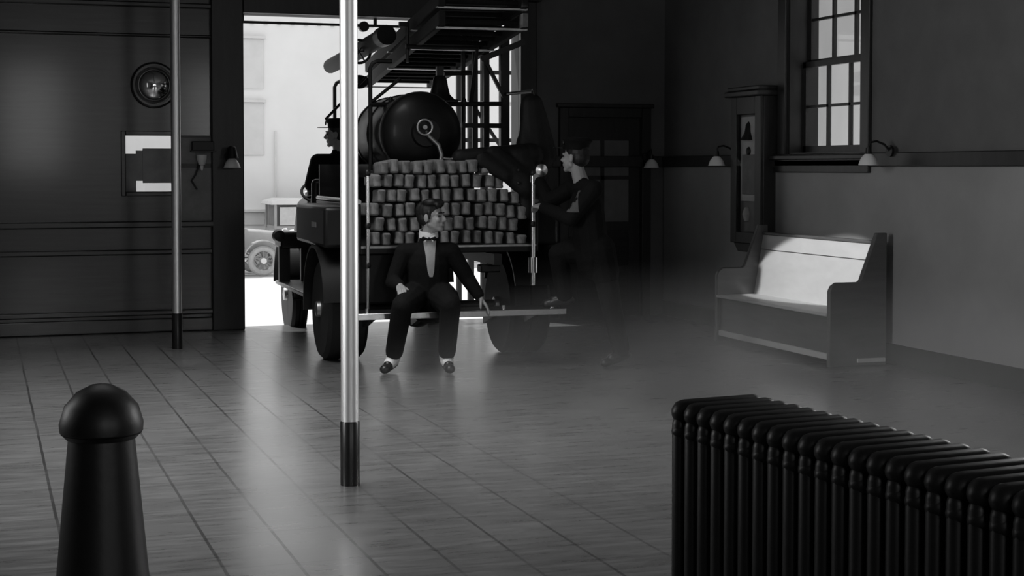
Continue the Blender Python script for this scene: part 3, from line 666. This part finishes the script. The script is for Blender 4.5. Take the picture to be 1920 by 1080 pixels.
def person(name, label, loc, rz, J, cloth, coatm, head=(0, 0, 0), hat=None, hands=None, skirt=0.0, vox=.006, trm=None, hem=.0, spats=False, shirt=None, tie=False, shm=None):
    t = thing(name, label, 'person', loc, rz)
    H = head_mtx(J['head'], *head); h3 = H.to_3x3(); hp = lambda x, y, z: H @ Vector((x, y, z))
    # body: one continuous surface
    b = MB()
    hc = J['head']
    b.ell(hp(0, .015, .03), (.074, .094, .085), h3); b.ell(hp(0, -.03, -.03), (.059, .060, .084), h3)
    b.ell(hp(0, -.066, -.098), (.024, .02, .018), h3)
    for s in (-1, 1):
        b.cap(hp(s * .048, .0, -.055), hp(s * .012, -.062, -.094), .022, .019)
        b.ell(hp(s * .034, -.062, -.028), (.022, .02, .022), h3); b.ell(hp(s * .078, .012, -.008), (.009, .02, .031), h3)
        b.cap(hp(s * .046, -.070, .020), hp(s * .012, -.084, .019), .010, .010)
    b.cap(hp(0, -.086, .010), hp(0, -.106, -.027), .009, .0125); b.cap(hp(0, -.098, -.033), hp(0, -.085, -.036), .012, .012)
    b.cap(hp(-.018, -.083, -.060), hp(.018, -.083, -.060), .007); b.cap(hp(-.015, -.081, -.070), hp(.015, -.081, -.070), .0075)
    nk = vec(J['neck']); b.cap(nk - Vector((0, 0, .03)), hp(0, .02, -.06), .058, .052)
    ch, pe = vec(J['chest']), vec(J['pelvis']); sl, sr = vec(J['shl']), vec(J['shr'])
    fl = (sl - sr).cross(Vector((0, 0, 1))).normalized()
    b.cap(ch + Vector((0, 0, .06)), nk, .11, .06, fl, .8); b.cap(pe, ch, .125, .14, fl, .75); b.cap(sr, sl, .055, .055); b.cap(vec(J['hpr']), vec(J['hpl']), .085, .085)
    for s in 'lr':
        b.cap(J['sh' + s], J['el' + s], .052, .040); b.cap(J['el' + s], J['wr' + s], .040, .027)
        b.cap(J['hp' + s], J['kn' + s], .082, .055); b.cap(J['kn' + s], J['an' + s], .054, .036); b.cap(J['an' + s], J['to' + s], .036, .028, (0, 0, 1), .9)
        d, nr, sd, cu = hands[s]; hand(b, J['wr' + s], d, nr, sd, cu)
    body = b.remesh('body', M['skin'], .0045, t, it=2)
    for s in (-1, 1):
        MB().ell(hp(s * .031, -.0775, .002), (.0125, .010, .008), h3).build('eye', M['eye'], t)
        MB().cap(hp(s * .047, -.079, .026), hp(s * .015, -.092, .027), .0045, .0055).build('eyebrow', M['hair'], t)
    # coat / jacket
    b = MB(); e = .024
    b.cap(ch + Vector((0, 0, .05)), nk - Vector((0, 0, .035)), .125, .075, fl, .8); b.cap(pe + Vector((0, 0, -.02 - skirt)), ch, .135 + e, .14 + e, fl, .78); b.cap(sr, sl, .072, .072)
    for s in 'lr':
        b.cap(J['sh' + s], J['el' + s], .072, .060); wv = vec(J['wr' + s]); ev = vec(J['el' + s]); b.cap(ev, wv + (ev - wv).normalized() * .03, .060, .047)
        if skirt: b.cap(J['hp' + s], vec(J['hp' + s]).lerp(vec(J['kn' + s]), .45), .115, .11)
    jk = b.remesh('jacket' if not skirt else 'coat', coatm, .008, t, it=3)
    # trousers
    b = MB(); trm = trm or coatm
    b.cap(vec(J['hpr']), vec(J['hpl']), .105, .105); b.cap(pe, pe + Vector((0, 0, .1)), .13, .13, fl, .78)
    for s in 'lr':
        an = vec(J['an' + s]); kn = vec(J['kn' + s]); b.cap(J['hp' + s], kn, .105, .082); b.cap(kn, an.lerp(kn, hem), .080, .068)
    b.remesh('trousers', trm, .008, t, it=3)
    for s in 'lr':
        an, to, kn = vec(J['an' + s]), vec(J['to' + s]), vec(J['kn' + s]); up = (kn - an).normalized()
        b = MB(); ft = (to - an); ft = ft.normalized(); he = an - ft * .035 - up * .045
        b.cap(he, to, .040, .040, (0, 0, 1), .85); b.cap(an - up * .02, an + up * .02, .046, .046); b.cap(an - up * .02, an.lerp(to, .6), .045, .038)
        b.remesh('shoe', M['leather'], .006, t, it=2)
        if spats:
            b = MB(); b.cap(an + up * .02, an + up * .12, .056, .056, None, 1); b.cap(an + up * .0, an.lerp(to, .45), .052, .044); b.remesh('spat', M['white'], .006, t, it=2)
    # hair or hat
    b = MB(); b.ell(hp(0, .024, .046), (.081, .096, .082), h3); b.ell(hp(0, .052, .0), (.076, .070, .072), h3)
    if hat is None:
        b.ell(hp(.018, -.045, .098), (.062, .050, .038), h3); b.ell(hp(-.03, -.01, .108), (.055, .065, .034), h3); b.ell(hp(.0, .075, .045), (.070, .055, .075), h3); b.ell(hp(-.04, -.075, .085), (.030, .022, .022), h3); b.ell(hp(.05, .03, .100), (.035, .05, .03), h3)
        for s in (-1, 1): b.cap(hp(s * .074, -.012, .03), hp(s * .072, -.012, -.008), .012, .010)
    b.remesh('hair', M['hair'], .006, t, it=2)
    if hat == 'cap':
        b = MB(); b.lathe([(.0, .125), (.10, .12), (.115, .10), (.093, .07), (.090, .03), (.0, .03)], hp(0, .015, .03), 'z', 28, h3); k = b.build('cap', coatm, t)
        MB().prism([(.085 * math.cos(R(a)), -.10 - .075 * math.sin(R(a))) for a in range(0, 181, 15)] + [(-.085, -.06), (.085, -.06)], 'z', .062, .068).build('cap_peak', M['leather'], k).matrix_local = H
        bb = MB().ell((0, -.098, .105), (.017, .008, .02)).build('cap_badge', M['nickel'], k); bb.matrix_local = H
    if hat == 'helmet':
        b = MB(); b.lathe([(.0, .15), (.03, .148), (.075, .115), (.095, .07), (.10, .04), (.15, .02), (.148, .012), (.09, .025), (0, .03)], hp(0, .02, .03), 'z', 28, h3); k = b.build('helmet', M['leather'], t)
        bb = MB().box(-.025, .025, -.10, -.085, .07, .14).build('helmet_shield', M['steel'], k); bb.matrix_local = H
    # things projected on the jacket front
    dg = bpy.context.evaluated_depsgraph_get(); bv = BVHTree.FromPolygons([v.co for v in jk.data.vertices], [p.vertices for p in jk.data.polygons])
    def patch(nm, m, outline, off, parent, fdir):
        """outline: rows (centre x, z, half width), laid over the jacket, seen along fdir"""
        fdir = vec(fdir).normalized(); sd = fdir.cross(Vector((0, 0, 1))).normalized(); g = []
        for cx, z, hw_ in outline:
            row = []
            for k in range(9):
                o_ = ch + sd * (cx + hw_ * (k - 4) / 4); o_.z = z; hit = bv.ray_cast(o_ - fdir * .6, fdir)
                p = hit[0] if hit[0] is not None else o_ - fdir * .13
                row.append(p - fdir * off)
            g.append(row)
        b = MB(); vs = [[b.bm.verts.new(p) for p in r] for r in g]; vs2 = [[b.bm.verts.new(p + fdir * (off + .012)) for p in r] for r in g]
        for i in range(len(g) - 1):
            for k in range(8):
                b.bm.faces.new((vs[i][k], vs[i][k + 1], vs[i + 1][k + 1], vs[i + 1][k])); b.bm.faces.new((vs2[i][k], vs2[i + 1][k], vs2[i + 1][k + 1], vs2[i][k + 1]))
        n_ = len(g) - 1
        for k in range(8):
            b.bm.faces.new((vs[0][k], vs2[0][k], vs2[0][k + 1], vs[0][k + 1])); b.bm.faces.new((vs[n_][k], vs[n_][k + 1], vs2[n_][k + 1], vs2[n_][k]))
        for i in range(n_):
            b.bm.faces.new((vs[i][0], vs[i + 1][0], vs2[i + 1][0], vs2[i][0])); b.bm.faces.new((vs[i][8], vs2[i][8], vs2[i + 1][8], vs[i + 1][8]))
        return b.build(nm, m, parent)
    if shirt:
        ol, fd = shirt; patch('shirt_front', shm or M['shirt'], ol, .005, jk, fd)
    if tie:
        fd = vec(shirt[1]).normalized(); sd = fd.cross(Vector((0, 0, 1))).normalized()
        cb = MB(); pts = []
        for k in range(17):
            a = 2 * math.pi * k / 16; pts.append(nk + Vector((.066 * math.cos(a), .066 * math.sin(a), .012 - .012 * math.cos(a - math.atan2(-fd.y, -fd.x)))))
        rs = [[p + Vector((0, 0, -.022)), p * 1 + (p - nk).normalized() * .008 + Vector((0, 0, -.022)), p + (p - nk).normalized() * .005 + Vector((0, 0, .03)), p + Vector((0, 0, .03))] for p in pts]
        cb.rings(rs, caps=False).build('collar', M['white'], t)
        c0 = nk - fd * .083 + Vector((0, 0, -.018))
        tb_ = MB(); tb_.ell(c0, (.011, .011, .011))
        for s in (-1, 1): tb_.cap(c0 + sd * s * .012, c0 + sd * s * .040, .009, .017, fd, .5)
        tb_.build('bow_tie', M['wool'], t)
        for s in (-1, 1): # collar wings
            MB().prism([(0, 0), (.045, .012), (.03, -.04)], 'y', -.004, .004).build('collar_wing', M['white'], t).matrix_local = Matrix.Translation(c0 + Vector((0, 0, .016)) + fd * .0) @ Matrix.Rotation(math.atan2(sd.y, sd.x), 4, 'Z') @ Matrix.Scale(s, 4, (1, 0, 0))
    return t

# the man sitting on the tailboard
person('person', 'person in black suit and bow tie sitting on the fire engine tailboard', tw(-.235, .118, 0), -14,
    dict(head=(.03, .005, 1.150), neck=(.005, .045, 1.005), chest=(0, .05, .80), pelvis=(0, .07, .565), shl=(.175, .05, .885), shr=(-.18, .05, .88),
         ell=(.30, .07, .68), wrl=(.395, .02, .535), elr=(-.265, .03, .655), wrr=(-.215, -.155, .640),
         hpl=(.10, .05, .55), hpr=(-.10, .05, .55), knl=(.15, -.35, .515), knr=(-.20, -.34, .51), anl=(.13, -.15, .085), anr=(-.27, -.13, .085), tol=(.15, -.29, .034), tor=(-.33, -.265, .034)),
    None, M['wool'], head=(62, -4, 0), hem=.16, spats=True, skirt=.05,
    hands={'l': ((.45, -.35, -.62), (-.4, -.2, -.9), (-.5, -.6, .0), .25), 'r': ((.12, -.9, -.30), (0, -.2, -1), (1, 0, 0), .35)},
    shirt=([(.012, .985, .050), (.012, .93, .044), (.014, .87, .036), (.016, .80, .030), (.018, .74, .024), (.02, .70, .012)], (0, 1, 0)), tie=True)

# the fireman stepping up at the right corner
person('person', 'person in dark uniform and cap stepping up at the tailboard right corner', (4.40, 10.88, 0), -19,
    dict(head=(-.145, -.01, 1.60), neck=(-.095, .01, 1.44), chest=(-.055, .01, 1.22), pelvis=(-.01, .0, .93), shl=(-.01, -.165, 1.36), shr=(-.15, .17, 1.37),
         ell=(-.18, -.16, 1.14), wrl=(-.385, .14, 1.22), elr=(-.33, .20, 1.26), wrr=(-.41, .33, 1.43),
         hpl=(.05, -.06, .91), hpr=(-.06, .08, .91), knl=(.13, -.04, .50), knr=(-.26, .10, .86), anl=(.215, .02, .12), anr=(-.215, .13, .535), tol=(.09, -.03, .04), tor=(-.35, .16, .475)),
    None, M['uniform'], head=(-122, -4, 0), hat='cap', hem=.05, skirt=.08, shm=M['greyshirt'],
    hands={'l': ((-.45, .7, .1), (-.2, .5, -.3), (0, 0, 1), 1.0), 'r': ((-.5, .6, .1), (.5, .5, 0), (0, 0, 1), 1.0)},
    shirt=([(.0, 1.35, .015), (-.01, 1.31, .030), (-.015, 1.26, .045), (-.02, 1.21, .055), (-.02, 1.19, .058)], (.45, 1, 0)))

# the driver and the firefighter beside him
person('person', 'person in dark coat and peaked cap at the steering wheel', tw(-.37, 3.05, 0), TR + 180,
    dict(head=(.02, .0, 1.83), neck=(0, .03, 1.68), chest=(0, .04, 1.48), pelvis=(0, .06, 1.22), shl=(.20, .04, 1.58), shr=(-.20, .04, 1.58),
         ell=(.25, -.06, 1.36), wrl=(.16, -.30, 1.34), elr=(-.27, -.08, 1.36), wrr=(-.14, -.30, 1.34),
         hpl=(.10, .05, 1.20), hpr=(-.10, .05, 1.20), knl=(.14, -.36, 1.18), knr=(-.14, -.36, 1.18), anl=(.14, -.46, .90), anr=(-.14, -.46, .90), tol=(.14, -.60, .86), tor=(-.14, -.60, .86)),
    None, M['uniform'], head=(68, 0, 0), hat='cap', hem=.05, skirt=.03,
    hands={'l': ((-.1, -1, .1), (0, 0, -1), (-1, 0, 0), .9), 'r': ((.1, -1, .1), (0, 0, -1), (1, 0, 0), .9)})
person('person', 'person in helmet riding behind the bright brass pole, beside the tank', tw(-.19, 2.42, 0), TR + 20,
    dict(head=(.02, .0, 1.84), neck=(0, .03, 1.69), chest=(0, .04, 1.48), pelvis=(0, .04, 1.24), shl=(.19, .04, 1.58), shr=(-.20, .04, 1.58),
         ell=(.22, .02, 1.36), wrl=(.12, -.10, 1.30), elr=(-.26, .02, 1.34), wrr=(-.14, -.10, 1.30),
         hpl=(.09, .03, 1.20), hpr=(-.09, .03, 1.20), knl=(.11, .00, 1.00), knr=(-.11, .0, 1.00), anl=(.11, .04, .90), anr=(-.11, .04, .90), tol=(.11, -.06, .86), tor=(-.11, -.06, .86)),
    None, M['uniform'], head=(10, 0, 0), hat='helmet', hem=.05, skirt=.0,
    hands={'l': ((-.5, -.6, .0), (0, 0, -1), (-1, 0, 0), .6), 'r': ((.5, -.6, .0), (0, 0, -1), (1, 0, 0), .6)})

# ------------------------------------------------------------------ poles
def fire_pole(x, y, r, sl, label):
    t = thing('fire_pole', label, 'fire pole', (x, y, 0), 0, 'polished fire poles')
    MB().cyl((0, 0, sl - .01), (0, 0, ZC), r, seg=48).build('pole', M['brass'], t)
    MB().lathe([(r + .004, 0), (r + .004, sl - .006), (r + .001, sl)], (0, 0, 0), 'z', 48).build('sleeve', M['sleeve'], t)
    return t
fire_pole(1.667, 7.228, .0425, .308, 'thick bright brass fire pole standing nearest, in front of the engine')
fire_pole(1.56, 13.18, .040, .30, 'thinner distant brass fire pole by the dark panelled wall')

# ------------------------------------------------------------------ bench
bn = thing('bench', 'pale-backed wooden settle bench with solid ends against the right wall', 'bench', (6.10, 10.30, 0))
end = [(.0, 0), (.50, 0), (.50, 1.02), (.41, 1.02), (.27, .66), (.25, .645), (.06, .645), (.02, .62), (.0, .58)]
for y in (-.0, 1.90): MB().prism([(u, v) for u, v in end], 'y', y, y + .045).build('end_panel', M['benchwood'], bn, bevel=.008)
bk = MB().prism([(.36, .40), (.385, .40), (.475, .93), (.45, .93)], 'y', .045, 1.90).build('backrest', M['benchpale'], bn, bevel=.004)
MB().prism([(.424, .80), (.434, .80), (.432, .806), (.422, .806)], 'y', .045, 1.90).build('back_groove', M['benchwood'], bk)
MB().box(.44, .49, .045, 1.90, .93, .955).build('top_rail', M['benchwood'], bn, bevel=.006)
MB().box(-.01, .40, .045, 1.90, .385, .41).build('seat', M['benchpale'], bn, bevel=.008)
MB().box(.03, .055, .045, 1.90, .08, .385).build('front_board', M['benchwood'], bn)
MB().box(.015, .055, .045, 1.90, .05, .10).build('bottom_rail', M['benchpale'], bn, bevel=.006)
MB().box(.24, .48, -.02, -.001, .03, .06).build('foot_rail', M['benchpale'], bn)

# ------------------------------------------------------------------ glazed wall case
cs = thing('wall_case', 'tall dark glazed wall case hanging left of the window', 'wall case', (XR, 12.49, .84)); cs.scale = (1, .80, 1)
MB().box(-.17, -.14, -.36, -.22, .0, 1.32).box(-.17, -.14, .22, .36, .0, 1.32).box(-.17, -.14, -.22, .22, .0, .10).box(-.17, -.14, -.22, .22, 1.16, 1.32).box(-.14, -.0, -.36, -.33, 0, 1.32).box(-.14, 0, .33, .36, 0, 1.32).build('case_frame', M['trim'], cs, bevel=.006)
MB().box(-.11, -.001, -.33, .33, .02, 1.30).build('backing', M['greyboard'], cs)
MB().box(-.22, -.001, -.41, .41, 1.32, 1.37).box(-.20, 0, -.38, .38, 1.37, 1.41).build('cornice', M['trim'], cs, bevel=.01)
MB().box(-.125, -.11, -.21, .21, .38, 1.14).build('pale_plate', M['paper'], cs)
MB().box(-.135, -.125, -.16, .16, .44, .80).build('dark_panel', M['greyboard'], cs, bevel=.006)
MB().lathe([(.0, .09), (.02, .085), (.05, .05), (.06, -.02), (.10, -.09), (0, -.09)], (-.10, .03, 1.02), 'z', 20).build('gong', M['iron'], cs)
MB().ell((-.125, .02, .83), (.02, .05, .04)).build('ornament', M['iron'], cs)
MB().lathe([(.0, .07), (.03, .06), (.05, .0), (.03, -.06), (0, -.07)], (-.11, .08, .26), 'z', 16).build('ornament', M['paper'], cs)
MB().box(-.168, -.164, -.22, .22, .10, 1.16).build('pane', M['glass'], cs, smooth=False)
MB().prism([(-.36, 0), (.36, 0), (.25, -.08), (-.25, -.08)], 'x', -.14, -.001).build('base_moulding', M['trim'], cs, bevel=.008)

# ------------------------------------------------------------------ wall lamps
def wall_lamp(label, loc, rz, arm=.20):
    """arm reaches along -y from the wall at y=0"""
    t = thing('wall_lamp', label, 'wall lamp', loc, rz, 'wall lamps with white shades')
    MB().cyl((0, 0, .06), (0, -.02, .06), .045).build('wall_plate', M['iron'], t)
    MB().tube([(0, -.01, .06), (0, -.06, .11), (0, -.13, .135), (0, -arm + .015, .125), (0, -arm, .09), (0, -arm, .05)], .009).build('arm', M['iron'], t)
    MB().cyl((0, -arm, .03), (0, -arm, .085), .028, .02).build('socket', M['iron'], t)
    MB().lathe([(.022, .04), (.035, .03), (.06, .0), (.078, -.05), (.074, -.05), (.056, -.002), (.03, .024), (.02, .03)], (0, -arm, 0), 'z', 28).build('shade', M['enamel'], t)
    MB().ell((0, -arm, -.01), (.022, .022, .03)).build('bulb', M['enamel'], t)
    return t
wall_lamp('white-shaded wall lamp on right wall, left of the glazed case', (XR - .05, 12.90, 1.59), -90)
wall_lamp('white-shaded wall lamp on right wall, right of the window sill', (XR - .05, 10.32, 1.59), -90)
wall_lamp('dim white-shaded wall lamp right of the inner door', (6.46, YF - .05, 1.57), 0, .14)
wl = wall_lamp('white-shaded wall lamp on the engine door left jamb', (2.20, YF - .10, 1.57), 0)
MB().lathe([(.02, .14), (.035, .13), (.05, .06), (.06, .03), (.02, .03)], (0, -.20, .01), 'z', 24).build('lamp_hood', M['iron'], wl)

# ------------------------------------------------------------------ things on the left wall
gg = thing('gong_bell', 'round polished gong bell high on the dark panelled wall', 'bell', (1.53, YF - .03, 2.28))
MB().lathe([(.0, -.11), (.06, -.105), (.11, -.085), (.145, -.05), (.155, -.02), (.15, -.015), (0, -.03)], (0, 0, 0), 'y', 40).build('gong', M['gongmetal'], gg)
MB().torus((0, -.02, 0), .185, .028, 'y', 40).build('rim', M['darkwood'], gg)
MB().cyl((0, 0, 0), (0, -.03, 0), .17, seg=40).build('backplate', M['iron'], gg)
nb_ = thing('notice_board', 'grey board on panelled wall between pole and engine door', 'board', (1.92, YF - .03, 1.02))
MB().box(-.17, .14, -.018, 0, .0, .78).build('panel', M['greyboard'], nb_)  # made-up panel, its grey imitates reflecting glazing
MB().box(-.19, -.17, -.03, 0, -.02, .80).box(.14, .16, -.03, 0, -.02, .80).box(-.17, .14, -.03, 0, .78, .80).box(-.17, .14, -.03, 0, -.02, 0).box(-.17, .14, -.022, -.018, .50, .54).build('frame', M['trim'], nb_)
bx = thing('black_box', 'black box fixed to the top of the grey board', 'box', (1.96, YF - .062, 1.68))
MB().box(-.10, .10, -.09, 0, 0, .085).build('box_body', M['iron'], bx, bevel=.006); MB().box(-.11, .12, -.10, 0, -.012, .0).build('base_plate', M['iron'], bx)
wf = thing('white_fitting', 'small white cup-shaped fitting below the black box', 'fitting', (1.95, YF - .056, 1.62))
MB().lathe([(.0, .02), (.048, .02), (.046, -.02), (.03, -.07), (.02, -.075), (0, -.078)], (0, -.06, 0), 'z', 24).build('cup', M['enamel'], wf)
MB().lathe([(.0, -.075), (.016, -.078), (.018, -.10), (.008, -.125), (0, -.126)], (0, -.06, 0), 'z', 16).build('tip', M['enamel'], wf)
MB().cyl((0, 0, .0), (0, -.06, .0), .012).build('bracket', M['iron'], wf)
MB().tube([(.0, -.02, .0), (-.05, -.03, -.16), (-.09, -.03, -.22), (-.04, -.03, -.30)], .008).build('cord', M['iron'], wf)

# ------------------------------------------------------------------ radiator in the foreground
rd = thing('radiator', 'black cast-iron column radiator in the right foreground', 'radiator', (1.815, 3.66, 0), 6)
sb = MB(); cols = (-.115, -.058, 0, .058, .115)
for i, x in enumerate(cols):
    sb.cap((x, 0, .10), (x, 0, .86), .022, .022, (0, 1, 0), 1.0, seg=10)
sb.cap((-.105, 0, .890), (.105, 0, .890), .033, .033, seg=12); sb.cap((-.11, 0, .84), (.11, 0, .84), .028, .028, seg=12); sb.cap((-.115, 0, .12), (.115, 0, .12), .028, .028, seg=12)
sb.cyl((0, -.031, .13), (0, .031, .13), .026, seg=12).cyl((0, -.031, .84), (0, .031, .84), .026, seg=12)
smesh = sb.mesh('section', M['iron'], True, 50)
for k in range(27):
    o = bpy.data.objects.new('section', smesh); C.objects.link(o); o.parent = rd; o.location = (0, -.035 - k * .0615, 0)
for y in (-.035, -.035 - 26 * .0615):
    for x in (-.1, .1): MB().cyl((x, y, 0), (x, y, .10), .028, .02).build('foot', M['iron'], rd)
MB().cyl((0, -.0, .84), (0, .015, .84), .03).build('end_plug', M['iron'], rd)

# dark tapered post in the left foreground
np_ = thing('newel_post', 'dark tapered post with rounded knob in the left foreground', 'post', (.328, 4.62, -.0))
MB().lathe([(.175, 0), (.172, .05), (.135, .30), (.112, .55), (.098, .70), (.095, .735), (.115, .75)], (0, 0, 0), 'z', 36).build('shaft', M['iron'], np_)
MB().lathe([(.10, .735), (.118, .755), (.12, .78), (.105, .83), (.07, .87), (.03, .89), (.0, .895)], (0, 0, 0), 'z', 36).build('knob', M['iron'], np_)

# ------------------------------------------------------------------ exhaust smoke drifting over the floor
def smoke():
    m = bpy.data.materials.new('exhaust_smoke'); m.use_nodes = True; nt = m.node_tree; L = nt.links.new; N = nt.nodes.new
    nt.nodes.remove(nt.nodes['Principled BSDF']); vs = N('ShaderNodeVolumeScatter'); vs.inputs['Color'].default_value = (.95, .95, .95, 1); vs.inputs['Anisotropy'].default_value = .2
    tc = N('ShaderNodeTexCoord'); nz = N('ShaderNodeTexNoise'); nz.inputs['Scale'].default_value = 1.1; nz.inputs['Detail'].default_value = 3; L(tc.outputs['Object'], nz.inputs['Vector'])
    r = N('ShaderNodeMapRange'); r.inputs[1].default_value = .35; r.inputs[2].default_value = .7; L(nz.outputs['Fac'], r.inputs[0])
    g = N('ShaderNodeTexGradient'); g.gradient_type = 'SPHERICAL'; mp = N('ShaderNodeMapping'); L(tc.outputs['Object'], mp.inputs[0])
    mp.inputs['Scale'].default_value = (1 / 2.5, 1 / 3.6, 1 / 1.0); L(mp.outputs[0], g.inputs[0])
    a = N('ShaderNodeMath'); a.operation = 'MULTIPLY'; L(r.outputs[0], a.inputs[0]); L(g.outputs['Fac'], a.inputs[1])
    b = N('ShaderNodeMath'); b.operation = 'MULTIPLY'; L(a.outputs[0], b.inputs[0]); b.inputs[1].default_value = .26
    L(b.outputs[0], vs.inputs['Density']); L(vs.outputs[0], nt.nodes['Material Output'].inputs['Volume']); return m
so = MB().box(-2.4, 2.3, -3.6, 3.6, .005, 1.0).build('smoke', smoke(), None, smooth=False); so.location = (4.3, 7.9, 0)
tag(so, 'pale exhaust smoke drifting low over the floor behind the engine', 'smoke', kind='stuff')
